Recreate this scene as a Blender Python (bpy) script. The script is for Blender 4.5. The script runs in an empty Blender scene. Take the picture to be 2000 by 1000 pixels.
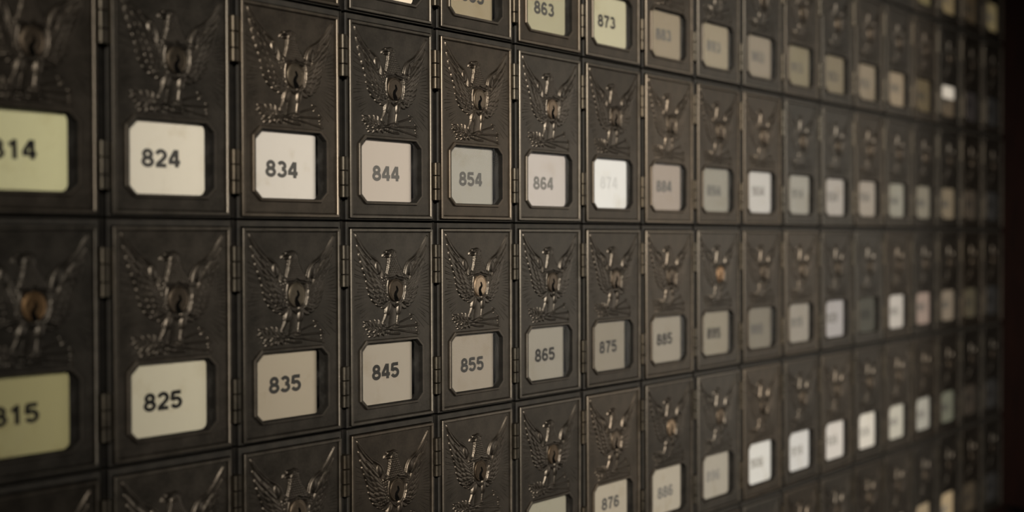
import bpy, bmesh, math, random
import numpy as np
from mathutils import Matrix, Vector

random.seed(7)
SC = bpy.context.scene
COL = SC.collection
MM = 0.001
W, H = 0.0882, 0.140            # pitch of one box in the bank (metres)

# ------------------------------------------------------------------ camera
CX, CY, CZ = -0.35545, -0.59852, -0.01327
YAW, PIT, ROL, FPX = 0.867189, -0.014247, -0.0029008, 2319.83
fw = Vector((math.sin(YAW) * math.cos(PIT), math.cos(YAW) * math.cos(PIT), math.sin(PIT)))
rt = Vector((math.cos(YAW), -math.sin(YAW), 0))
up = rt.cross(fw)
cr, sr = math.cos(ROL), math.sin(ROL)
rt, up = rt * cr + up * sr, up * cr - rt * sr
cam_data = bpy.data.cameras.new('camera')
cam = bpy.data.objects.new('camera', cam_data)
COL.objects.link(cam)
cam.matrix_world = Matrix(((rt.x, up.x, -fw.x, CX), (rt.y, up.y, -fw.y, CY), (rt.z, up.z, -fw.z, CZ), (0, 0, 0, 1)))
cam_data.sensor_width = 36
cam_data.lens = FPX * 36 / 2000
cam_data.clip_start = 0.02
cam_data.dof.use_dof = True
cam_data.dof.focus_distance = FPX * H / 380.0
cam_data.dof.aperture_fstop = 3.6
SC.camera = cam

# ------------------------------------------------------------------ light and exposure
SC.view_settings.view_transform = 'Standard'
SC.view_settings.look = 'None'
SC.view_settings.exposure = 0.0
SC.view_settings.gamma = 1.0
world = bpy.data.worlds.new('room_gloom')
SC.world = world
world.use_nodes = True
world.node_tree.nodes['Background'].inputs[0].default_value = (1.0, 0.86, 0.66, 1)
world.node_tree.nodes['Background'].inputs[1].default_value = 0.003


def area(name, loc, target, sx, sy, power, color, spread=180):
    d = bpy.data.lights.new(name, 'AREA')
    d.shape = 'RECTANGLE'
    d.size, d.size_y = sx, sy
    d.energy = power
    d.color = color
    d.spread = math.radians(spread)
    o = bpy.data.objects.new(name, d)
    COL.objects.link(o)
    o.location = loc
    o.rotation_euler = (Vector(target) - Vector(loc)).to_track_quat('-Z', 'Y').to_euler()
    return o


area('side_light', (2.25, -1.3, 0.0), (0.46, 0, -0.05), 0.8, 1.1, 0.62, (1.0, 0.93, 0.84), 46)  # unseen soft source added on the right for the bronze to reflect


def spot(name, loc, target, size, blend, power, color, radius):
    d = bpy.data.lights.new(name, 'SPOT')
    d.energy = power
    d.color = color
    d.spot_size = math.radians(size)
    d.spot_blend = blend
    d.shadow_soft_size = radius
    o = bpy.data.objects.new(name, d)
    COL.objects.link(o)
    o.location = loc
    o.rotation_euler = (Vector(target) - Vector(loc)).to_track_quat('-Z', 'Y').to_euler()
    return o


spot('key_spot', (-1.75, -2.7, 1.0), (0.71, 0, -0.03), 22.5, 0.75, 860.0, (1.0, 0.92, 0.81), 0.22)  # unseen spot added behind the camera to light cards without mirroring in bronze

# ------------------------------------------------------------------ materials


def new_mat(name):
    m = bpy.data.materials.new(name)
    m.use_nodes = True
    nt = m.node_tree
    return m, nt, nt.nodes['Principled BSDF']


def nd(nt, kind, **kw):
    n = nt.nodes.new(kind)
    for k, v in kw.items():
        setattr(n, k, v)
    return n


def noise(nt, scale, detail=4, rough=0.6, coord='Object'):
    tc = nd(nt, 'ShaderNodeTexCoord')
    n = nd(nt, 'ShaderNodeTexNoise')
    n.inputs['Scale'].default_value = scale
    n.inputs['Detail'].default_value = detail
    n.inputs['Roughness'].default_value = rough
    nt.links.new(tc.outputs[coord], n.inputs['Vector'])
    return n


def ramp(nt, src, stops):
    r = nd(nt, 'ShaderNodeValToRGB')
    e = r.color_ramp.elements
    while len(e) < len(stops):
        e.new(0.5)
    for i, (p, c) in enumerate(stops):
        e[i].position = p
        e[i].color = (*c, 1)
    nt.links.new(src, r.inputs[0])
    return r


def metal(name, dark, light, r0, r1, metallic=0.96, scale=60, tint=True, bump=0.15):
    m, nt, b = new_mat(name)
    n = noise(nt, scale, 6, 0.65)
    n2 = noise(nt, scale * 9, 3, 0.6)
    mix = nd(nt, 'ShaderNodeMath', operation='MULTIPLY_ADD')
    mix.inputs[1].default_value = 0.35
    nt.links.new(n2.outputs[0], mix.inputs[0])
    nt.links.new(n.outputs[0], mix.inputs[2])
    c = ramp(nt, mix.outputs[0], [(0.45, dark), (0.85, light)])
    out = c.outputs[0]
    if tint:
        oi = nd(nt, 'ShaderNodeObjectInfo')
        mx = nd(nt, 'ShaderNodeMix', data_type='RGBA', blend_type='MULTIPLY')
        mx.inputs[0].default_value = 1
        nt.links.new(out, mx.inputs[6])
        nt.links.new(oi.outputs['Color'], mx.inputs[7])
        out = mx.outputs[2]
    nt.links.new(out, b.inputs['Base Color'])
    b.inputs['Metallic'].default_value = metallic
    rr = nd(nt, 'ShaderNodeMapRange')
    rr.inputs[1].default_value, rr.inputs[2].default_value = 0.3, 0.9
    rr.inputs[3].default_value, rr.inputs[4].default_value = r0, r1
    nt.links.new(mix.outputs[0], rr.inputs[0])
    nt.links.new(rr.outputs[0], b.inputs['Roughness'])
    if bump:
        bp = nd(nt, 'ShaderNodeBump')
        bp.inputs['Strength'].default_value = bump
        bp.inputs['Distance'].default_value = 0.0004
        nt.links.new(n2.outputs[0], bp.inputs['Height'])
        nt.links.new(bp.outputs[0], b.inputs['Normal'])
    return m


M_BRONZE = metal('aged_bronze', (0.050, 0.0440, 0.0355), (0.095, 0.0815, 0.0655), 0.40, 0.52)
M_RELIEF = metal('polished_bronze_relief', (0.056, 0.048, 0.038), (0.110, 0.093, 0.074), 0.34, 0.46, scale=90)
M_RIM = metal('worn_bronze_rim', (0.092, 0.080, 0.064), (0.16, 0.138, 0.110), 0.36, 0.50)
M_BEZEL = metal('bronze_window_frame', (0.068, 0.058, 0.046), (0.125, 0.106, 0.084), 0.42, 0.54)
M_HINGE = metal('hinge_brass', (0.050, 0.043, 0.033), (0.085, 0.073, 0.055), 0.36, 0.50)
M_LOCK = metal('lock_brass', (0.16, 0.138, 0.11), (0.24, 0.207, 0.168), 0.36, 0.5, scale=120, bump=0.1)
M_IRON = metal('black_iron', (0.016, 0.015, 0.013), (0.036, 0.032, 0.026), 0.45, 0.65, metallic=0.0, tint=False)
M_IRON.node_tree.nodes['Principled BSDF'].inputs['Specular IOR Level'].default_value = 0.22
M_BLACK = metal('shade_black_iron', (0.007, 0.0065, 0.006), (0.016, 0.0145, 0.012), 0.6, 0.8, metallic=0.0, tint=False, bump=0)  # iron blackened to paint in the shade of slots and window sleeve
M_BLACK.node_tree.nodes['Principled BSDF'].inputs['Specular IOR Level'].default_value = 0.08
M_SLOT, nt, b = new_mat('keyway_black')  # black colour stands in for the darkness inside the keyhole
b.inputs['Base Color'].default_value = (0.002, 0.0018, 0.0015, 1)
b.inputs['Specular IOR Level'].default_value = 0.05
b.inputs['Roughness'].default_value = 0.8

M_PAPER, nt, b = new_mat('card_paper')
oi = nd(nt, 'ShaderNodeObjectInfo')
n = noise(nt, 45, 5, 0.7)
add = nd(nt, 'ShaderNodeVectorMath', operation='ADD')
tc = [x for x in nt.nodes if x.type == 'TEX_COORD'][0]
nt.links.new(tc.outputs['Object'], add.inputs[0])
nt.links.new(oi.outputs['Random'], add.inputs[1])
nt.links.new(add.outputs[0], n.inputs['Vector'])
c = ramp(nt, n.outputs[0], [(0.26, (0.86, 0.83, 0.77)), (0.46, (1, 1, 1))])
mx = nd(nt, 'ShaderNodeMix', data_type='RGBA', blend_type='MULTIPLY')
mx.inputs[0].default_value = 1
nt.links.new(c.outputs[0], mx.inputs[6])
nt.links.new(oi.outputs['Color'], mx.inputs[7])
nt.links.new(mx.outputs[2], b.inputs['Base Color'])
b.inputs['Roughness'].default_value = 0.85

M_INK, nt, b = new_mat('printed_ink')
oi = nd(nt, 'ShaderNodeObjectInfo')
nt.links.new(oi.outputs['Color'], b.inputs['Base Color'])
b.inputs['Roughness'].default_value = 0.9
b.inputs['Specular IOR Level'].default_value = 0.15

M_GLASS, nt, b = new_mat('window_glass')
nt.nodes.remove(b)
tr = nd(nt, 'ShaderNodeBsdfTransparent')
gl = nd(nt, 'ShaderNodeBsdfGlossy')
gl.inputs['Roughness'].default_value = 0.2
df = nd(nt, 'ShaderNodeBsdfDiffuse')
df.inputs[0].default_value = (0.75, 0.72, 0.65, 1)
fr = nd(nt, 'ShaderNodeFresnel')
fr.inputs[0].default_value = 1.3
m1 = nd(nt, 'ShaderNodeMixShader')
m2 = nd(nt, 'ShaderNodeMixShader')
n = noise(nt, 70, 5, 0.7)
r = ramp(nt, n.outputs[0], [(0.5, (0, 0, 0)), (0.8, (0.02, 0.02, 0.02))])
nt.links.new(r.outputs[0], m1.inputs[0])
nt.links.new(tr.outputs[0], m1.inputs[1])
nt.links.new(df.outputs[0], m1.inputs[2])
geo = nd(nt, 'ShaderNodeNewGeometry')
front = nd(nt, 'ShaderNodeMath', operation='SUBTRACT')
front.inputs[0].default_value = 1.0
nt.links.new(geo.outputs['Backfacing'], front.inputs[1])
fm = nd(nt, 'ShaderNodeMath', operation='MULTIPLY')
nt.links.new(fr.outputs[0], fm.inputs[0])
nt.links.new(front.outputs[0], fm.inputs[1])
fh = nd(nt, 'ShaderNodeMath', operation='MULTIPLY')
fh.inputs[1].default_value = 0.4
nt.links.new(fm.outputs[0], fh.inputs[0])
nt.links.new(fh.outputs[0], m2.inputs[0])
nt.links.new(m1.outputs[0], m2.inputs[1])
nt.links.new(gl.outputs[0], m2.inputs[2])
nt.links.new(m2.outputs[0], nt.nodes['Material Output'].inputs[0])

M_WOOD, nt, b = new_mat('dark_red_wood')
tc = nd(nt, 'ShaderNodeTexCoord')
mp = nd(nt, 'ShaderNodeMapping')
mp.inputs['Scale'].default_value = (60, 60, 4)
n = nd(nt, 'ShaderNodeTexNoise')
n.inputs['Detail'].default_value = 5
nt.links.new(tc.outputs['Object'], mp.inputs[0])
nt.links.new(mp.outputs[0], n.inputs['Vector'])
c = ramp(nt, n.outputs[0], [(0.3, (0.004, 0.0015, 0.001)), (0.7, (0.011, 0.0035, 0.002))])
nt.links.new(c.outputs[0], b.inputs['Base Color'])
b.inputs['Roughness'].default_value = 0.6
b.inputs['Specular IOR Level'].default_value = 0.1

M_WALL, nt, b = new_mat('dark_plaster')
n = noise(nt, 8, 4)
c = ramp(nt, n.outputs[0], [(0.3, (0.05, 0.045, 0.038)), (0.7, (0.07, 0.062, 0.052))])
nt.links.new(c.outputs[0], b.inputs['Base Color'])
b.inputs['Roughness'].default_value = 0.9

# ------------------------------------------------------------------ mesh helpers (all shapes in millimetres: x right, z up, y into the wall)


class MB:
    def __init__(s):
        s.v, s.f, s.m = [], [], []

    def verts(s, pts):
        i = len(s.v)
        s.v += [tuple(p) for p in pts]
        return list(range(i, i + len(pts)))

    def face(s, idx, mi=0):
        s.f.append(tuple(idx))
        s.m.append(mi)

    def loft(s, loops, mi=0, close0=False, close1=False, mis=None):
        """loops: list of (2D points (x,z), y); same count each."""
        ids = [s.verts([(p[0], y, p[1]) for p in pts]) for pts, y in loops]
        for k in range(len(ids) - 1):
            a, c = ids[k], ids[k + 1]
            n = len(a)
            for i in range(n):
                j = (i + 1) % n
                s.face((a[i], a[j], c[j], c[i]), mis[k] if mis else mi)
        if close0:
            s.face(ids[0], mi)
        if close1:
            s.face(ids[-1][::-1], mis[-1] if mis else mi)
        return ids

    def box(s, x0, x1, y0, y1, z0, z1, mi=0):
        r = [(x0, z0), (x1, z0), (x1, z1), (x0, z1)]
        s.loft([(r, y0), (r, y1)], mi, True, True)

    def mesh(s, name, mats, smooth=None, recalc=True):
        me = bpy.data.meshes.new(name)
        me.from_pydata([(x * MM, y * MM, z * MM) for x, y, z in s.v], [], s.f)
        for m in mats:
            me.materials.append(m)
        me.polygons.foreach_set('material_index', s.m)
        if recalc:
            bm = bmesh.new()
            bm.from_mesh(me)
            bmesh.ops.recalc_face_normals(bm, faces=bm.faces)
            bm.to_mesh(me)
            bm.free()
        if smooth is not None:
            me.polygons.foreach_set('use_smooth', [True] * len(me.polygons))
            if smooth < 180:
                me.set_sharp_from_angle(angle=math.radians(smooth))
        me.update()
        return me


def rect(x0, x1, z0, z1, r=0.0, n=5):
    if r <= 0:
        return [(x0, z0), (x1, z0), (x1, z1), (x0, z1)]
    out = []
    for cx, cz, a0 in ((x1 - r, z0 + r, -90), (x1 - r, z1 - r, 0), (x0 + r, z1 - r, 90), (x0 + r, z0 + r, 180)):
        for k in range(n + 1):
            a = math.radians(a0 + 90 * k / n)
            out.append((cx + r * math.cos(a), cz + r * math.sin(a)))
    return out


def octagon(d, c=6.3):
    """window opening outline, inset by d."""
    x0, x1, z0, z1 = 13.4 + d, 75.0 - d, 10.6 + d, 58.3 - d
    k = c - d * (2 - math.sqrt(2))
    return [(x0 + k, z0), (x1 - k, z0), (x1, z0 + k), (x1, z1 - k), (x1 - k, z1), (x0 + k, z1), (x0, z1 - k), (x0, z0 + k)]


def inset(x0, x1, z0, z1, d, r):
    return rect(x0 + d, x1 - d, z0 + d, z1 - d, max(r - d, 0.15), 3)


def fill_between(mb, outer, inner, y, mi=0):
    """flat face ring at depth y between an outer and an inner outline."""
    bm = bmesh.new()
    edges = []
    for loop in (outer, inner):
        vs = [bm.verts.new((p[0], y, p[1])) for p in loop]
        edges += [bm.edges.new((vs[i], vs[(i + 1) % len(vs)])) for i in range(len(vs))]
    bmesh.ops.triangle_fill(bm, edges=edges, use_beauty=True, use_dissolve=False, normal=(0, -1, 0))
    bm.verts.index_update()
    base = mb.verts([v.co for v in bm.verts])
    for f in bm.faces:
        mb.face([base[v.index] for v in f.verts], mi)
    bm.free()


# ---- housing: the iron box in the wall with its front frame
def housing_mesh():
    mb = MB()
    o = rect(3.0, 86.0, 0.1, 138.6)
    i = rect(5.2, 84.9, 0.9, 135.0)
    mb.loft([(o, 9.0), (o, 1.3), (rect(3.3, 85.7, 0.4, 138.3), 1.0), (rect(5.0, 85.1, 0.7, 135.2), 1.0), (i, 1.2), (i, 9.0)], mis=[1, 0, 0, 0, 1])
    ob = rect(0.08, 88.12, 0.08, 139.92)
    mb.loft([(i, 9.0), (ob, 9.0), (ob, 120.0)], mi=1, close1=True)
    mb.box(-0.3, 1.1, 2.5, 9.0, 0.3, 139.0, 1)
    return mb.mesh('housing', [M_IRON, M_BLACK])


# ---- door: cast plate with raised rim
def door_mesh():
    mb = MB()
    X0, X1, Z0, Z1 = 5.6, 84.5, 1.3, 134.4
    R = 0.8
    L = lambda d, y: (inset(X0, X1, Z0, Z1, d, R), y)
    mb.loft([L(0.3, 6.0), L(0.0, 0.2), L(0.0, -0.8), L(0.35, -1.15), L(1.75, -1.2), L(2.15, -0.85), L(2.4, 0.25), L(3.0, 0.0)],
            mis=[0, 0, 1, 1, 1, 0, 0])
    fill_between(mb, L(3.0, 0.0)[0], octagon(0.4), 0.0)
    fill_between(mb, L(0.3, 6.0)[0], octagon(2.6), 6.0)
    # fine cast rays fanning out from the eagle
    for k in range(88):
        a = 2 * math.pi * (k + 0.5) / 88 + random.uniform(-0.02, 0.02)
        if 0.22 * math.pi < a < 0.78 * math.pi:
            continue
        c, s = math.cos(a), math.sin(a)
        r0, r1 = random.uniform(23, 26), random.uniform(33, 44)
        p0, p1 = (46.5 + r0 * c, 92 + r0 * s), (46.5 + r1 * c, 92 + r1 * s)
        if not (9.5 < p1[0] < 81 and 60.5 < p1[1] < 131):
            t = 1.0
            for _ in range(30):
                t -= 0.02
                q = (p0[0] + (p1[0] - p0[0]) * t, p0[1] + (p1[1] - p0[1]) * t)
                if 9.5 < q[0] < 81 and 60.5 < q[1] < 131:
                    break
            p1 = q
            if t < 0.45:
                continue
        w = 0.32
        ids = mb.verts([(p0[0], 0.02, p0[1]), (p1[0] - s * w, 0.02, p1[1] + c * w), (p1[0] + s * w, 0.02, p1[1] - c * w), (p1[0], -0.17, p1[1])])
        mb.face((ids[0], ids[1], ids[3]))
        mb.face((ids[0], ids[3], ids[2]))
        mb.face((ids[1], ids[2], ids[3]))
    return mb.mesh('door', [M_BRONZE, M_RIM], smooth=28)


# ---- bevelled eight-sided window frame with its deep dark sleeve and the rounded card retainer
def window_frame_mesh():
    mb = MB()
    mb.loft([(octagon(0), 0.15), (octagon(0.25), -0.9), (octagon(0.7), -1.35), (octagon(2.05), -1.4), (octagon(2.3), -1.15), (octagon(2.6), 2.2)],
            mis=[0, 0, 0, 1, 1])
    out = rect(14.5, 74.0, 11.0, 58.0)
    hole = rect(15.8, 68.8, 13.2, 55.6, 4.2, 6)
    fill_between(mb, out, hole, 2.2, 1)
    mb.loft([(hole, 2.2), (hole, 3.0)], mi=1)
    return mb.mesh('window_frame', [M_BEZEL, M_BLACK], smooth=25)


def pane_mesh():
    mb = MB()
    cx, cz = 44.2, 34.4
    mb.loft([([(x - cx, z - cz) for x, z in octagon(2.75)], -0.5), ([(x - cx, z - cz) for x, z in octagon(2.75)], 0.5)], close0=True, close1=True)
    return mb.mesh('glass_pane', [M_GLASS])


def card_mesh(curl):
    """slip of card; the curled kind bends back at its right edge, added for shade there."""
    mb = MB()
    prof = [(-30.0, 0.0), (-10.0, 0.0), (10.0, 0.0)]
    if curl:
        for k in range(13):
            a = math.radians(72) * k / 12
            prof.append((20.5 + 7.5 * math.sin(a), 7.5 * (1 - math.cos(a))))
    else:
        prof.append((29.0, 0.0))
    f0 = mb.verts([(x, y, -23.5) for x, y in prof])
    f1 = mb.verts([(x, y, 23.5) for x, y in prof])
    g0 = mb.verts([(x - 0.02, y + 0.3, -23.5) for x, y in prof])
    g1 = mb.verts([(x - 0.02, y + 0.3, 23.5) for x, y in prof])
    n = len(prof)
    for i in range(n - 1):
        mb.face((f0[i], f0[i + 1], f1[i + 1], f1[i]))
        mb.face((g0[i], g1[i], g1[i + 1], g0[i + 1]))
        mb.face((f0[i], g0[i], g0[i + 1], f0[i + 1]))
        mb.face((f1[i], f1[i + 1], g1[i + 1], g1[i]))
    mb.face((f0[0], f1[0], g1[0], g0[0]))
    mb.face((f0[-1], g0[-1], g1[-1], f1[-1]))
    return mb.mesh('number_card', [M_PAPER], smooth=40)


def hinge_mesh(z0, z1):
    mb = MB()
    r = 3.0
    cuts = [z0, z0 + (z1 - z0) * 0.30, z0 + (z1 - z0) * 0.655, z1]

    def ring(rad, z):
        pts = []
        for k in range(20):
            a = 2 * math.pi * k / 20
            c, s = math.cos(a), math.sin(a)
            e = 0.66                                   # slightly squared barrel
            pts.append((-0.6 + rad * math.copysign(abs(c) ** e, c), -0.6 + rad * math.copysign(abs(s) ** e, s), z))
        return mb.verts(pts)
    for a, b_ in zip(cuts[:-1], cuts[1:]):
        rings = [ring(r - 0.5, a + 0.12), ring(r, a + 0.5), ring(r, b_ - 0.5), ring(r - 0.5, b_ - 0.12)]
        mb.face(rings[0])
        mb.face(rings[-1][::-1])
        for p, q in zip(rings[:-1], rings[1:]):
            for i in range(20):
                j = (i + 1) % 20
                mb.face((p[i], p[j], q[j], q[i]))
    p, q = ring(1.4, z0 + 0.3), ring(1.4, z1 - 0.3)     # the pin inside
    for i in range(20):
        j = (i + 1) % 20
        mb.face((p[i], p[j], q[j], q[i]))
    mb.box(0.5, 6.0, 0.35, 0.95, z0 + 1, z1 - 1)        # leaf to the door edge
    return mb.mesh('hinge', [M_HINGE], smooth=35)


# ---- relief from a height field
class Field:
    def __init__(s, x0, x1, z0, z1, step):
        s.x = np.arange(x0, x1 + 1e-6, step)
        s.z = np.arange(z0, z1 + 1e-6, step)
        s.X, s.Z = np.meshgrid(s.x, s.z)
        s.h = np.zeros_like(s.X)

    def put(s, h):
        s.h = np.maximum(s.h, h)

    def curve(s, pts, n=28):
        """distance to, signed side of and position along a smooth curve."""
        p = np.array(pts, float)
        t = np.linspace(0, 1, n)
        if len(p) == 2:
            c = p[0] + (p[1] - p[0]) * t[:, None]
        elif len(p) == 3:
            t_ = t[:, None]
            m = 2 * p[1] - 0.5 * (p[0] + p[2])
            c = (1 - t_) ** 2 * p[0] + 2 * t_ * (1 - t_) * m + t_ ** 2 * p[2]
        else:
            c = []
            q = np.vstack([2 * p[0] - p[1], p, 2 * p[-1] - p[-2]])
            per = max(6, n // (len(p) - 1))
            for i in range(1, len(q) - 2):
                for u in np.linspace(0, 1, per, endpoint=False):
                    c.append(0.5 * ((2 * q[i]) + (-q[i - 1] + q[i + 1]) * u + (2 * q[i - 1] - 5 * q[i] + 4 * q[i + 1] - q[i + 2]) * u * u
                                    + (-q[i - 1] + 3 * q[i] - 3 * q[i + 1] + q[i + 2]) * u ** 3))
            c.append(p[-1])
            c = np.array(c)
        best = np.full(s.X.shape, 1e9)
        T = np.zeros_like(s.X)
        SD = np.zeros_like(s.X)
        m = len(c) - 1
        for i in range(m):
            a, d = c[i], c[i + 1] - c[i]
            L = d @ d + 1e-12
            ux, uz = s.X - a[0], s.Z - a[1]
            u = np.clip((ux * d[0] + uz * d[1]) / L, 0, 1)
            ex, ez = ux - u * d[0], uz - u * d[1]
            dist = ex * ex + ez * ez
            k = dist < best
            best = np.where(k, dist, best)
            T = np.where(k, (i + u) / m, T)
            SD = np.where(k, np.sign(ux * d[1] - uz * d[0]), SD)
        return np.sqrt(best), T, SD

    def tube(s, pts, r0, r1, h0, h1, n=28, p=0.5):
        d, t, _ = s.curve(pts, n)
        r = r0 + (r1 - r0) * t
        h = h0 + (h1 - h0) * t
        q = np.clip(1 - (d / r) ** 2, 0, None)
        s.put(np.where(q > 0, h * q ** p, 0))

    def feather(s, pts, w, hb, ht, tilt=0.35, grow=0.55, n=14, barbs=True):
        d, t, sd = s.curve(pts, n)
        prof = w * (grow + (1 - grow) * np.clip(t / 0.5, 0, 1)) * np.sqrt(np.clip(1 - np.clip((t - 0.72) / 0.28, 0, 1) ** 2 * 0.80, 0, 1))
        u = d / np.maximum(prof, 1e-3)
        inside = u < 1
        h = hb + (ht - hb) * t
        body = h * (0.55 + 0.45 * np.sqrt(np.clip(1 - u ** 2.5, 0, 1))) + tilt * sd * u * 0.5
        body += 0.16 * np.exp(-(d / 0.28) ** 2)
        if barbs:
            body += 0.06 * np.sin((t * 34 + u * 2.0) * 2)
        s.put(np.where(inside, np.maximum(body, 0.05), 0))

    def ellip(s, cx, cz, rx, rz, h, p=0.5, rot=0):
        c, sn = math.cos(rot), math.sin(rot)
        x, z = s.X - cx, s.Z - cz
        x, z = x * c + z * sn, -x * sn + z * c
        q = np.clip(1 - (x / rx) ** 2 - (z / rz) ** 2, 0, None)
        return np.where(q > 0, h * q ** p, 0)

    def poly_dist(s, pts):
        """signed distance to a closed outline, positive inside."""
        p = np.array(pts, float)
        best = np.full(s.X.shape, 1e9)
        ins = np.zeros(s.X.shape, bool)
        for i in range(len(p)):
            a, b_ = p[i], p[(i + 1) % len(p)]
            d = b_ - a
            ux, uz = s.X - a[0], s.Z - a[1]
            u = np.clip((ux * d[0] + uz * d[1]) / (d @ d), 0, 1)
            best = np.minimum(best, (ux - u * d[0]) ** 2 + (uz - u * d[1]) ** 2)
            cond = (a[1] > s.Z) != (b_[1] > s.Z)
            xx = a[0] + (s.Z - a[1]) / (d[1] if d[1] else 1e-9) * d[0]
            ins ^= cond & (s.X < xx)
        return np.where(ins, 1, -1) * np.sqrt(best)

    def mesh(s, name, mats, thr=0.02, sink=0.12, y0=0.0, mat_mask=None):
        keep = s.h > thr
        k = keep.copy()
        k[1:] |= keep[:-1]; k[:-1] |= keep[1:]
        k2 = k.copy()
        k2[:, 1:] |= k[:, :-1]; k2[:, :-1] |= k[:, 1:]
        q = k2[:-1, :-1] & k2[1:, :-1] & k2[:-1, 1:] & k2[1:, 1:]
        nz, nx = s.h.shape
        idx = np.arange(nz * nx).reshape(nz, nx)
        F = np.stack([idx[:-1, :-1][q], idx[:-1, 1:][q], idx[1:, 1:][q], idx[1:, :-1][q]], 1)
        used = np.unique(F)
        remap = np.full(nz * nx, -1)
        remap[used] = np.arange(len(used))
        F = remap[F]
        hh = np.where(s.h > thr, s.h, -sink)
        V = np.stack([s.X.ravel()[used], y0 - hh.ravel()[used], s.Z.ravel()[used]], 1) * MM
        me = bpy.data.meshes.new(name)
        me.from_pydata(V.tolist(), [], F.tolist())
        for m in mats:
            me.materials.append(m)
        if mat_mask is not None:
            mm = mat_mask[:-1, :-1][q].astype(int)
            me.polygons.foreach_set('material_index', mm.tolist())
        me.polygons.foreach_set('use_smooth', [True] * len(me.polygons))
        me.update()
        return me


def blur(h, k=1):
    for _ in range(k):
        g = np.pad(h, 1, mode='edge')
        h = (4 * g[1:-1, 1:-1] + 2 * (g[:-2, 1:-1] + g[2:, 1:-1] + g[1:-1, :-2] + g[1:-1, 2:])
             + g[:-2, :-2] + g[2:, 2:] + g[:-2, 2:] + g[2:, :-2]) / 16
    return h


SHIELD = [(47.2, 101.3), (49.6, 99.9), (52.2, 99.9), (55.0, 99.2), (55.9, 95.0), (55.6, 90.0), (54.0, 85.6), (51.0, 82.2), (46.9, 79.3),
          (42.8, 82.2), (40.0, 85.6), (38.7, 90.0), (38.6, 95.0), (39.6, 99.2), (42.4, 99.9), (45.0, 99.9)]


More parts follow.
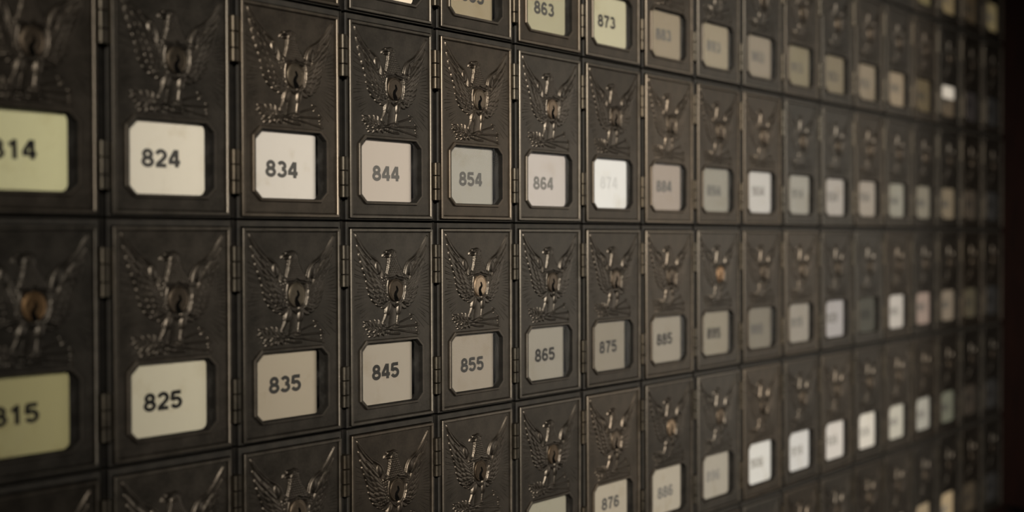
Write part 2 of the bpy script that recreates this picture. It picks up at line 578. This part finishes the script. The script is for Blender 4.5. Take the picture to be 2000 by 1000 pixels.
def eagle_mesh():
    F = Field(9.3, 81.9, 59.0, 132.0, 0.3)
    tips = [(10.9, 130.0), (11.9, 124.2), (13.0, 119.2), (14.2, 114.8), (15.6, 111.0), (17.0, 107.4), (18.5, 103.9), (19.8, 100.5),
            (20.8, 97.0), (21.5, 93.5), (22.6, 90.1), (24.5, 86.9), (27.2, 84.1), (30.6, 81.8), (34.4, 80.2)]
    n = len(tips)
    keys = [(0.0, 13.5, -16.0), (0.2, 14.5, -13.5), (0.45, 13.5, -8.5), (0.65, 12.5, -4.0), (0.82, 11.0, 0.5), (0.93, 8.5, 4.0), (1.0, 5.5, 6.5)]

    def toward(u):
        for (u0, x0, z0), (u1, x1, z1) in zip(keys[:-1], keys[1:]):
            if u <= u1:
                k = (u - u0) / (u1 - u0)
                return np.array([x0 + (x1 - x0) * k, z0 + (z1 - z0) * k])
        return np.array(keys[-1][1:])

    def tip_at(u):
        k = u * (n - 1)
        a = min(int(k), n - 2)
        return np.array(tips[a]) * (1 - k + a) + np.array(tips[a + 1]) * (k - a)

    def wing(tr, side):
        T = lambda p: tr(p[0], p[1])
        F.put(np.where(F.poly_dist([T(p) for p in ((17, 121), (25, 114.5), (32, 110), (35, 103), (37.5, 98), (38.5, 84), (33, 82.5), (26, 87), (23, 95), (20, 104))]) > 0, 0.55, 0))
        m = 12
        for i in range(m - 1, -1, -1):
            u = i / (m - 1)
            tp = tip_at(u)
            dv = toward(u)
            r = tp + dv
            nrm = np.array([dv[1], -dv[0]]) / np.hypot(*dv)
            F.feather([T(r), T((r + tp) / 2 + nrm * 0.9), T(tp)], 1.55 + 0.55 * u, 1.0, 0.95, tilt=-0.95 * side, barbs=False)
        for s0, ln, hb, w, m in ((0.42, 0.55, 1.65, 1.55, 9), (0.76, 0.45, 2.1, 1.5, 8)):
            for i in range(m - 1, -1, -1):
                u = 0.06 + 0.92 * (i + 0.5) / m
                dv = toward(u)
                tp = tip_at(u) + dv * s0
                r = tp + dv * ln
                F.feather([T(r), T((r + tp) / 2), T(tp)], w + 0.3 * u, hb - 0.2, hb, tilt=-0.85 * side, barbs=False)
        F.tube([T((10.9, 130.2)), T((17.3, 122.3)), T((24.2, 115.9)), T((31.0, 111.7))], 0.5, 1.0, 1.3, 2.0)
        F.tube([T((23.5, 116.2)), T((30.5, 112.0)), T((33.8, 107.2)), T((34.9, 101.5))], 0.8, 1.5, 2.0, 2.5, p=0.5)
        e = T((30.6, 107.2))
        F.put(F.ellip(e[0], e[1], 2.6, 4.6, 2.2, 0.4, 0.25 * side))
        for i in range(10):                             # small round coverts between wing and shield
            for j in range(4):
                p = T((38.0 - 0.11 * i - j * 1.75 + 0.5 * (i % 2), 101.0 - i * 1.8 - j * 0.5))
                F.put(F.ellip(p[0], p[1], 1.2, 1.3, 2.6 - 0.2 * j, 0.5))

    wing(lambda x, z: (x, z), 1)
    wing(lambda x, z: (46.4 + (46.2 - x) * 0.925, z - 1.0), -1)

    # tail between the legs
    F.tube([(45.8, 83), (45.2, 75), (44.6, 66.8)], 3.2, 4.2, 0.9, 0.35)
    # body, neck, head
    body = F.ellip(46.8, 95.0, 8.0, 14.5, 1.75, 0.4)
    d, t, _ = F.curve([(46.8, 97), (46.2, 104), (45.2, 110), (44.6, 115.6)])
    rr = 3.8 + 8.0 * (1 - t) ** 1.6
    q = np.clip(1 - (d / rr) ** 4, 0, None)
    neck = np.where(q > 0, (1.65 + 0.25 * t) * q ** 0.4, 0)
    torso = np.maximum(body, neck)
    rows = 1.5                                          # overlapping breast feathers
    zi = np.floor(F.Z / rows)
    odd = zi % 2
    cxs = (np.floor(F.X / 1.7 + 0.5 * odd) + 0.5 - 0.5 * odd) * 1.7
    rad = ((F.X - cxs) / 0.95) ** 2 + ((F.Z - (zi + 0.5) * rows) / 0.95) ** 2
    sc = 0.75 * np.clip(1 - rad, 0, 1) ** 0.6
    torso = np.where(torso > 0.4, torso + sc * np.clip((torso - 0.4) * 2, 0, 1), torso)
    F.put(torso)
    for sx in (-1, 1):                                  # shoulder folds sweeping out from the shield's point
        F.tube([(47.0, 102.6), (47.0 + sx * 4.5, 101.2), (47.0 + sx * 8.6, 101.6), (47.0 + sx * 11.4, 104.5)], 0.9, 1.2, 2.5, 1.9)
    F.put(F.ellip(44.6, 116.0, 4.0, 3.1, 2.5, 0.55, 0.05))
    F.tube([(41.6, 117.3), (38.6, 117.6), (36.4, 116.7), (35.5, 115.2)], 1.5, 0.55, 2.1, 1.3)     # hooked upper beak
    F.tube([(42.0, 115.4), (39.4, 115.2), (37.4, 115.2)], 1.1, 0.5, 1.5, 1.0)                       # lower beak
    F.tube([(38.6, 118.6), (41.5, 118.7), (44.5, 119.2), (47.5, 117.9)], 0.75, 0.9, 2.3, 2.6)       # brow and crown
    eye = F.ellip(42.2, 117.0, 1.25, 0.75, 1.0, 0.5)
    F.h = np.where(eye > 0, F.h - eye * 0.9, F.h)
    F.put(F.ellip(42.2, 117.0, 0.5, 0.5, 2.4, 0.3))
    gape = F.curve([(36.6, 115.9), (39.5, 116.2), (41.4, 115.9)])[0]
    F.h = np.where((gape < 0.32) & (F.h > 0.5), F.h - 0.8, F.h)

    # shield with raised border; the lock plug sits in it
    sd = F.poly_dist(SHIELD)
    F.h = np.where(sd > -0.6, np.minimum(F.h, 0.9), F.h)
    F.h = np.where(sd > 0, 0.0, F.h)
    border = np.clip(1 - (np.abs(sd - 0.6) / 0.6) ** 2, 0, 1) ** 0.4 * 2.1
    F.put(np.where(sd > 0, border, 0))
    # legs with feathered thighs
    for (a, b_, c) in (((41.8, 82.2), (39.2, 75.6), (35.4, 67.8)), ((51.4, 82.2), (50.4, 75.4), (48.8, 67.4))):
        F.tube([a, b_, c], 2.4, 0.9, 1.7, 1.2, p=0.5)
        rot = math.atan2(b_[0] - a[0], a[1] - b_[1])
        F.put(F.ellip((a[0] + b_[0]) / 2 - 0.2, (a[1] + b_[1]) / 2 - 0.4, 2.7, 5.2, 2.5, 0.55, rot))
        a, b_, c = np.array(a), np.array(b_), np.array(c)
        for off in (-1.2, 1.0):
            F.tube([a + (off, -0.5), b_ + (off * 0.75, 0), c + (off * 0.3, 1.8)], 0.6, 0.3, 2.1, 1.4)
        for dx, dz in ((-2.6, -1.4), (-0.6, -2.3), (1.6, -1.8), (2.4, -0.2)):
            F.tube([c + (0, 0.2), c + (dx * 0.6, dz * 0.35), c + (dx, dz)], 0.7, 0.4, 1.6, 1.1, n=8)
    # arrows held on one side
    for a, b_ in (((36, 64.2), (63.6, 72.4)), ((34, 65.2), (69.0, 66.0)), ((33, 66.3), (69.0, 60.2))):
        a, b_ = np.array(a), np.array(b_)
        F.tube([a, b_], 0.5, 0.45, 1.15, 0.8)
        d = (b_ - a) / np.hypot(*(b_ - a))
        m = np.array([-d[1], d[0]])
        F.tube([b_ + d * 1.9, b_ - d * 1.0 + m * 1.9], 0.4, 0.55, 0.9, 1.1, n=6)
        F.tube([b_ + d * 1.9, b_ - d * 1.0 - m * 1.9], 0.4, 0.55, 0.9, 1.1, n=6)
        F.tube([b_ + d * 2.0, b_ - d * 1.0], 0.35, 0.7, 0.8, 1.2, n=6)
    F.tube([(51.8, 61.0), (44, 61.3), (36, 63.2)], 0.55, 0.6, 1.1, 1.2)
    # olive branch on the other
    F.tube([(44, 64.8), (34, 65.0), (26, 66.2), (18.6, 69.2)], 0.7, 0.4, 1.3, 0.8)
    F.tube([(36, 64.6), (29, 62.6), (23.6, 61.6)], 0.6, 0.4, 1.1, 0.8)
    leaves = [((20.5, 68.4), (17.6, 70.9)), ((21.5, 68.0), (17.4, 67.6)), ((24.5, 67.0), (20.3, 70.8)), ((24.0, 66.6), (19.8, 65.3)),
              ((27.5, 66.0), (23.8, 71.4)), ((27.0, 65.6), (22.6, 63.9)), ((30.5, 65.6), (28.0, 71.9)), ((31.0, 65.0), (26.8, 63.2)),
              ((33.0, 65.6), (31.6, 71.6)), ((26.6, 62.0), (22.6, 60.3)), ((28.6, 62.4), (27.2, 59.9)), ((31.2, 63.2), (31.4, 60.2)),
              ((33.6, 63.8), (36.2, 60.4)), ((24.8, 61.8), (21.2, 62.2))]
    for a, b_ in leaves:
        a, b_ = np.array(a), np.array(b_)
        m = (a + b_) / 2 + np.array([0.2, 0.25])
        d, t, s_ = F.curve([a, m, b_], 8)
        w = 1.05 * np.sin(np.pi * np.clip(t * 0.94 + 0.03, 0, 1)) ** 0.7 + 0.03
        u = d / w
        F.put(np.where(u < 1, 0.75 + 0.65 * np.sqrt(np.clip(1 - u * u, 0, 1)) - 0.3 * np.exp(-(d / 0.2) ** 2), 0))
    for x, z in ((25.6, 69.2), (29.4, 68.6), (25.0, 64.8), (34.4, 62.2), (29.8, 61.2)):
        F.put(F.ellip(x, z, 0.75, 0.75, 1.5, 0.5))
    F.h = blur(F.h, 1) * 0.68
    return F.mesh('eagle_relief', [M_RELIEF], thr=0.045)


def lock_mesh():
    F = Field(-8.4, 8.4, -9.6, 9.6, 0.2)
    rx, rz = 6.8, 8.1
    q = np.sqrt((F.X / rx) ** 2 + (F.Z / rz) ** 2)
    h = np.where(q < 1, 1.05 + 0.5 * np.clip((1 - q) / 0.10, 0, 1) ** 0.5, 0)
    h = np.where((q > 0.80) & (q < 0.86), h - 0.2, h)
    d, t, _ = F.curve([(0.2, 2.2), (0.9, 0.0), (-0.8, -2.4), (-0.8, -4.6), (0.3, -6.9)], 32)
    w = 0.5 + 1.15 * np.clip(t, 0, 1)
    slot = d < w
    h = np.where(slot, 0.06, h)
    F.h = h
    return F.mesh('lock', [M_LOCK, M_SLOT], thr=0.05, mat_mask=(d < w + 0.24) & (q < 1))


# ---- printed figures, drawn as strokes (cap height 1)
def arc(cx, cz, rx, rz, a0, a1, n=14):
    return [(cx + rx * math.cos(math.radians(a0 + (a1 - a0) * k / n)), cz + rz * math.sin(math.radians(a0 + (a1 - a0) * k / n))) for k in range(n + 1)]


SIX = [arc(0.36, 0.31, 0.235, 0.22, 0, 360, 24), arc(0.37, 0.50, 0.25, 0.41, 38, 205, 16)]
DIG = {
    '0': [arc(0.35, 0.5, 0.245, 0.41, 0, 360, 28)],
    '1': [[(0.41, 0), (0.41, 1.0)], [(0.43, 0.86), (0.30, 0.78), (0.14, 0.74)]],
    '2': [arc(0.35, 0.67, 0.235, 0.24, 168, -22, 16) + [(0.40, 0.38), (0.17, 0.19), (0.12, 0.09)], [(0.04, 0.09), (0.64, 0.09)]],
    '3': [arc(0.34, 0.715, 0.21, 0.195, 160, -90, 16), arc(0.34, 0.305, 0.25, 0.215, 90, -160, 18)],
    '4': [[(0.44, 0.96), (0.09, 0.34)], [(0.02, 0.29), (0.69, 0.29)], [(0.49, 0.0), (0.49, 1.0)]],
    '5': [[(0.15, 0.91), (0.62, 0.91)], [(0.17, 0.97), (0.11, 0.46)], arc(0.34, 0.335, 0.25, 0.245, 145, -158, 18)],
    '6': SIX,
    '7': [[(0.05, 0.91), (0.66, 0.91)], [(0.60, 0.90), (0.36, 0.48), (0.32, 0.30), (0.28, 0.0)]],
    '8': [arc(0.35, 0.715, 0.20, 0.195, 0, 360, 22), arc(0.35, 0.295, 0.25, 0.21, 0, 360, 24)],
    '9': [[(0.70 - x, 1 - z) for x, z in s] for s in SIX],
}


def number_mesh(txt, cap=10.3, gap=0.045, sw=0.262):
    mb = MB()
    wide = 1.15
    total = (0.70 * 3 + gap * 2) * wide
    for k, ch in enumerate(txt):
        ox = -total / 2 + k * (0.70 + gap) * wide
        for si, st in enumerate(DIG[ch]):
            dy = -0.02 * si
            st = [(x * wide, z) for x, z in st]
            L, R = [], []
            closed = len(st) > 20 and math.hypot(st[0][0] - st[-1][0], st[0][1] - st[-1][1]) < 1e-6
            for i, p in enumerate(st):
                a = st[max(i - 1, 0)] if not (closed and i == 0) else st[-2]
                c = st[min(i + 1, len(st) - 1)] if not (closed and i == len(st) - 1) else st[1]
                dx, dz = c[0] - a[0], c[1] - a[1]
                l = math.hypot(dx, dz)
                nx, nz = -dz / l, dx / l
                hw = sw / 2 * (1.0 - 0.12 * abs(nz))
                L.append(((ox + p[0] + nx * hw) * cap, dy, (p[1] - 0.5 + nz * hw) * cap))
                R.append(((ox + p[0] - nx * hw) * cap, dy, (p[1] - 0.5 - nz * hw) * cap))
            li, ri = mb.verts(L), mb.verts(R)
            for i in range(len(st) - 1):
                mb.face((ri[i], ri[i + 1], li[i + 1], li[i]))
    return mb.mesh('printed_number', [M_INK], recalc=False)


# ------------------------------------------------------------------ setting
def link(name, me, parent=None, loc=(0, 0, 0)):
    o = bpy.data.objects.new(name, me)
    COL.objects.link(o)
    o.location = loc
    if parent:
        o.parent = parent
    return o


def structure(name, x0, x1, y0, y1, z0, z1, mat):
    mb = MB()
    cx, cy, cz = (x0 + x1) / 2, (y0 + y1) / 2, (z0 + z1) / 2
    mb.box(x0 - cx, x1 - cx, y0 - cy, y1 - cy, z0 - cz, z1 - cz)
    o = link(name, mb.mesh(name, [mat]), loc=(cx * MM, cy * MM, cz * MM))
    o['kind'] = 'structure'
    return o


N0, N1 = -2, 16                       # columns 80.. to 98.
T0, T1 = -3, 2                        # rows ..7 to ..2
XR = (N1 + 1) * W * 1000
structure('wall_back', N0 * 88.2 - 400, XR + 400, 121, 180, -1300, 1300, M_WALL)
structure('wall_front', N0 * 88.2 - 400, XR + 400, -2, 120.5, -1300, T0 * 140 - 0.5, M_WOOD)
structure('trim_1', XR + 0.8, XR + 130, -250, 120.5, T0 * 140, 1300, M_WOOD)  # end post; its forward depth is made up to shade the last columns
structure('floor', -2500, 4000, -4000, 180, -1340, -1300, M_WALL)

# ------------------------------------------------------------------ one box of each part
ME_HOUSING, ME_DOOR, ME_FRAME, ME_PANE = housing_mesh(), door_mesh(), window_frame_mesh(), pane_mesh()
ME_CARD, ME_CARD_FLAT, ME_EAGLE, ME_LOCK = card_mesh(True), card_mesh(False), eagle_mesh(), lock_mesh()
ME_HU, ME_HL = hinge_mesh(95.0, 123.2), hinge_mesh(14.6, 42.2)

proto = bpy.data.objects.new('post_office_box', None)
proto.empty_display_size = 0.02
COL.objects.link(proto)
link('housing', ME_HOUSING, proto)
p_door = link('door', ME_DOOR, proto)
link('eagle_relief', ME_EAGLE, p_door)
link('lock', ME_LOCK, p_door, (47.2 * MM, 0, 91.6 * MM))
link('window_frame', ME_FRAME, p_door)
link('glass_pane', ME_PANE, p_door, (44.2 * MM, 1.0 * MM, 34.4 * MM))
link('hinge', ME_HU, proto)
link('hinge', ME_HL, proto)
p_card = link('number_card', ME_CARD, proto, (43.0 * MM, 3.2 * MM, 34.4 * MM))
CARD_Y = 3.2

# where the figures stand on the cards that can be read: pixel box (x0, x1, y0, y1)
TEXT = {814: (-14, 64, 270, 312), 824: (278, 350, 288, 330), 834: (518, 582, 311, 350), 844: (726, 781, 322, 356), 854: (896, 942, 333, 367),
        864: (1041, 1081, 344, 372), 874: (1172, 1206, 340, 374), 884: (1281, 1312, 348, 380), 894: (1380, 1408, 357, 388),
        815: (-13, 73, 788, 833), 825: (279, 357, 763, 803), 835: (525, 588, 732, 768), 845: (726, 780, 709, 741), 855: (899, 945, 696, 727),
        865: (1044, 1084, 678, 707), 875: (1169, 1206, 662, 692), 885: (1283, 1312, 648, 676), 895: (1380, 1408, 637, 664),
        853: (903, 942, -25, 8), 863: (1042, 1083, 1, 33), 873: (1167, 1202, 27, 58), 883: (1280, 1311, 53, 83), 893: (1379, 1408, 78, 104),
        876: (1174, 1210, 965, 998), 886: (1284, 1314, 945, 975)}
# ink darkness (linear grey) where it differs
INK = {814: .02, 815: .012, 825: .014, 824: .06, 834: .075, 844: .10, 854: .085, 864: .14, 874: .58, 884: .09, 894: .09, 835: .035, 845: .03, 855: .035,
       865: .022, 875: .025, 885: .02, 895: .01, 863: .06, 873: .04, 853: .05, 883: .09, 893: .10, 876: .08, 886: .14, 896: .2}
# card tones where not plain cream; pane glare and end-column shade painted in
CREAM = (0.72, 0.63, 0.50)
CARD_TONE = {952: (0.197, 0.169, 0.08), 962: (0.322, 0.254, 0.138), 972: (0.091, 0.065, 0.034), 982: (0.537, 0.45, 0.247), 853: (0.234, 0.196, 0.125),
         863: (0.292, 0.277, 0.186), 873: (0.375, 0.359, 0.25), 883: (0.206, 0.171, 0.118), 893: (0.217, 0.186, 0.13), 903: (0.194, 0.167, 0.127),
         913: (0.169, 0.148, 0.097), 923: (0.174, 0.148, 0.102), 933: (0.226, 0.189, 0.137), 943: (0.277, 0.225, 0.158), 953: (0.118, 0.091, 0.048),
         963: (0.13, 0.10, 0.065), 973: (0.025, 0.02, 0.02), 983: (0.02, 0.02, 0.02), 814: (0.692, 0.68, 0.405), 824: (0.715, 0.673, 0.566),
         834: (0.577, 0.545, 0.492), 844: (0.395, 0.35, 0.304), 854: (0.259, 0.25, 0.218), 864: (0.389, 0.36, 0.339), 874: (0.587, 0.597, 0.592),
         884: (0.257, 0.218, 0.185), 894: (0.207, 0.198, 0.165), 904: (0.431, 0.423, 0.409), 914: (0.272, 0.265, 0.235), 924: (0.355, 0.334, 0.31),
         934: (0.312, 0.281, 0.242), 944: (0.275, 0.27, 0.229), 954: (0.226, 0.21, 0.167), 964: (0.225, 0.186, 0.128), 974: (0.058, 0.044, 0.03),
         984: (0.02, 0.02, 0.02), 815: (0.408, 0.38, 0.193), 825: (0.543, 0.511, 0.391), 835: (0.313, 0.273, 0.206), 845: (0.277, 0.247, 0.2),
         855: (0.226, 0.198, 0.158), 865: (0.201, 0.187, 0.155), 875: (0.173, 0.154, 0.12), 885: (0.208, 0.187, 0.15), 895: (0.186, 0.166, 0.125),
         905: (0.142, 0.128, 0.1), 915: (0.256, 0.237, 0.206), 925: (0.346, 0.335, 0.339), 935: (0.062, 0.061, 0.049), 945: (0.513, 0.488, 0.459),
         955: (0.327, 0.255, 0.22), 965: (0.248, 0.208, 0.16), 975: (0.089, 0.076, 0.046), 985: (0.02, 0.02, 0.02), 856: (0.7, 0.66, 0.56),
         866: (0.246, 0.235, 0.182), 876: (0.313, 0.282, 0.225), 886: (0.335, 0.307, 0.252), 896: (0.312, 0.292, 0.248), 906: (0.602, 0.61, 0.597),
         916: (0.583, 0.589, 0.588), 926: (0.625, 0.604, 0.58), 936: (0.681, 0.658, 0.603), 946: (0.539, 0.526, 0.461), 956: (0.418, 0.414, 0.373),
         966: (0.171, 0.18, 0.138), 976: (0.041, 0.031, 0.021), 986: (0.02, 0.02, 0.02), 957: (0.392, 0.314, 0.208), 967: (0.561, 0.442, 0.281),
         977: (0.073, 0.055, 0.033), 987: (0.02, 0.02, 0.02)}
# brass tone of lock plugs (multiplier)
PLUG = {815: (1.0, .72, .45), 855: (1.9, 1.65, 1.4), 895: (1.6, 1.15, .8), 886: (1.5, 1.25, 1.0), 896: (.8, .7, .6), 834: (.62, .58, .52), 844: (.50, .46, .42),
        845: (.42, .38, .34), 835: (.62, .60, .54), 824: (.45, .42, .38), 825: (.50, .46, .42), 854: (.75, .68, .6), 864: (.95, .82, .7), 866: (.6, .5, .4), 856: (.42, .36, .3)}


def unproject(px, py, ymm):
    d = fw * FPX + rt * (px - 1000) + up * (500 - py)
    k = (ymm * MM - CY) / d.y
    return CX + k * d.x, CZ + k * d.z


def ordinal(k):
    return ['', 'next', 'second', 'third', 'fourth', 'fifth', 'sixth', 'seventh', 'eighth', 'ninth', 'tenth', 'eleventh', 'twelfth'][k]


NOTE = {814: 'pale green card running off the photo edge', 815: 'its dim yellowish card cut by the photo edge', 824: 'with a bright card', 834: 'with a glare-bright card',
        825: 'with bold black figures', 835: 'with a tan card', 844: 'with a pinkish card', 845: 'between 835 and 855', 854: 'with a greyish card',
        855: 'with a bright brass lock', 864: 'with faint figures', 865: 'with a grey-green card', 875: 'with blurred figures',
        863: 'at the top edge', 873: 'with a pale yellow card', 876: 'at the bottom edge'}


WHERE = {2: 'in the topmost row in view', 3: 'in the second row above the middle seam', 4: 'in the row just above the middle seam',
         5: 'in the row just below the middle seam', 6: 'in the second row below the middle seam', 7: 'in the bottommost row in view'}


def label_for(num):
    col, row = num // 10, num % 10
    if num in NOTE:
        return 'dark bronze post office box numbered %d, %s' % (num, NOTE[num])
    if row == 6 and col <= 86:
        return ['box at the bottom left corner, only its top edge in view', 'cut-off box directly under 825 with bold black figures',
                'cut-off box directly under 835 with a tan card', 'cut-off box directly below 845, its bronze eagle in view',
                'cut-off box under 855, bronze eagle fully shown', 'cut-off box under 865, top of its card in view'][col - 81]
    if row == 3 and col <= 85:
        return ['box at the top left corner, only its bottom edge in view', 'box cut off above 824', 'box above 834 at the top edge, lower rim in view',
                'box cut off over 844, sliver of card in view', 'box cut off over 854, lower part of its card in view'][col - 81]
    anchor = {2: 86, 3: 87, 4: 86, 5: 87, 6: 87, 7: 86}[row]
    special = {874: 'box with a glaring white card just above the middle seam, right of 864',
               895: 'box with dark blurred figures just below the middle seam, second right of 875',
               935: 'box with a dim grey card just below the middle seam, sixth right of 875',
               955: 'box with a pinkish card just below the middle seam, eighth right of 875',
               963: 'box whose card is half covered by a white slip, near the dark end post'}
    if num in special:
        return special[num]
    if row in (2, 7):
        return 'cut-off box %s, %s column right of 864' % (WHERE[row], ordinal(col - 86))
    return 'bronze box %s, %s right of %d' % (WHERE[row], ordinal(col - anchor), anchor * 10 + row)


GROUPS = {2: 'boxes of the topmost row in view', 3: 'boxes in the row of 863', 4: 'boxes in the row of 844', 5: 'boxes in the row of 845',
          6: 'boxes in the row of 876', 7: 'boxes of the bottommost row in view'}


def in_view(n, t):
    xs, ys = [], []
    for a in (0.01, 0.99):
        for b_ in (0.01, 0.99):
            p = Vector(((n + a) * W, 0, (t + b_) * H)) - Vector((CX, CY, CZ))
            d = p.dot(fw)
            if d < 0.05:
                return False
            xs.append(1000 + FPX * p.dot(rt) / d)
            ys.append(500 - FPX * p.dot(up) / d)
    return max(xs) > 0 and min(xs) < 2000 and max(ys) > 0 and min(ys) < 1000


def copy_tree(src):
    r = src.copy()
    COL.objects.link(r)
    for ch in src.children:
        c = ch.copy()
        COL.objects.link(c)
        c.parent = r
        for g in ch.children:
            d = g.copy()
            COL.objects.link(d)
            d.parent = c
    return r


cells = [(n, t) for n in range(-1, N1 + 1) for t in range(T1, T0 - 1, -1) if in_view(n, t)]
rnd = random.Random(11)
boxes = [proto] + [copy_tree(proto) for _ in cells[1:]]
for o, (n, t) in zip(boxes, cells):
    num = (82 + n) * 10 + (4 - t)
    o.location = (n * W, 0, t * H)
    o['label'] = label_for(num)
    o['category'] = 'mailbox'
    o['group'] = GROUPS[4 - t]
    tone = rnd.uniform(0.86, 1.14)
    warm = rnd.uniform(-0.05, 0.05)
    tint = (tone * (1 + warm), tone, tone * (1 - warm), 1)
    for ch in o.children:
        base = ch.name.split('.')[0]
        ch.color = tint
        if base == 'door':
            ch.rotation_euler = (math.radians(rnd.uniform(-.12, .12)), 0, math.radians(rnd.uniform(-.25, .25)))
            ch.location = (rnd.uniform(-.12, .12) * MM, 0, rnd.uniform(-.25, .25) * MM)
            for g in ch.children:
                gb = g.name.split('.')[0]
                g.color = tint
                if gb == 'lock':
                    k = PLUG.get(num)
                    if k is None:
                        u = rnd.uniform(.4, .8)
                        k = (u, u * .9, u * .8)
                    g.color = (*k, 1)
                    g.rotation_euler = (0, math.radians(rnd.uniform(-4, 4)), 0)
                if gb == 'glass_pane':
                    g.rotation_euler = (math.radians(rnd.uniform(-0.9, 0.9)), 0, math.radians(rnd.uniform(-0.9, 0.9)))
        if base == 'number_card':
            k = CARD_TONE.get(num, CREAM)
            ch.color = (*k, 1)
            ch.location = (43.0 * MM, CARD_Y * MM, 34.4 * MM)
            card = ch
            if num not in (834, 844, 854, 835, 845, 855, 865, 875, 853):
                ch.data = ME_CARD_FLAT
    if num == 963:                      # a white slip lying over the upper half of this card
        slip = MB()
        slip.box(-27, 27, -0.55, -0.3, 4, 23)
        so = link('paper_slip', slip.mesh('paper_slip', [M_PAPER]), card)
        so.color = (0.95, 0.90, 0.82, 1)
        so['label'] = 'white paper slip'
    # printed figures
    if num in TEXT:
        x0, x1, y0, y1 = TEXT[num]
        ax, _ = unproject(x0, (y0 + y1) / 2, CARD_Y)
        bx, _ = unproject(x1, (y0 + y1) / 2, CARD_Y)
        _, az = unproject((x0 + x1) / 2, y0, CARD_Y)
        _, bz = unproject((x0 + x1) / 2, y1, CARD_Y)
        px, pz = (ax + bx) / 2 - n * W, (az + bz) / 2 - t * H
    else:
        px, pz = (41 + rnd.uniform(-1.5, 1.5)) * MM, (34 + rnd.uniform(-2, 2)) * MM
    num_o = link('printed_number', number_mesh(str(num)), card, (px - card.location.x, -0.06 * MM, pz - card.location.z))
    g = INK.get(num, 0.5 * card.color[1])
    num_o.color = (g, g * .97, g * .90, 1)
    if num == 874:
        num_o.color = (*[v * 0.82 for v in card.color[:3]], 1)
    num_o.rotation_euler = (0, math.radians(rnd.uniform(-1.2, 1.2)), 0)
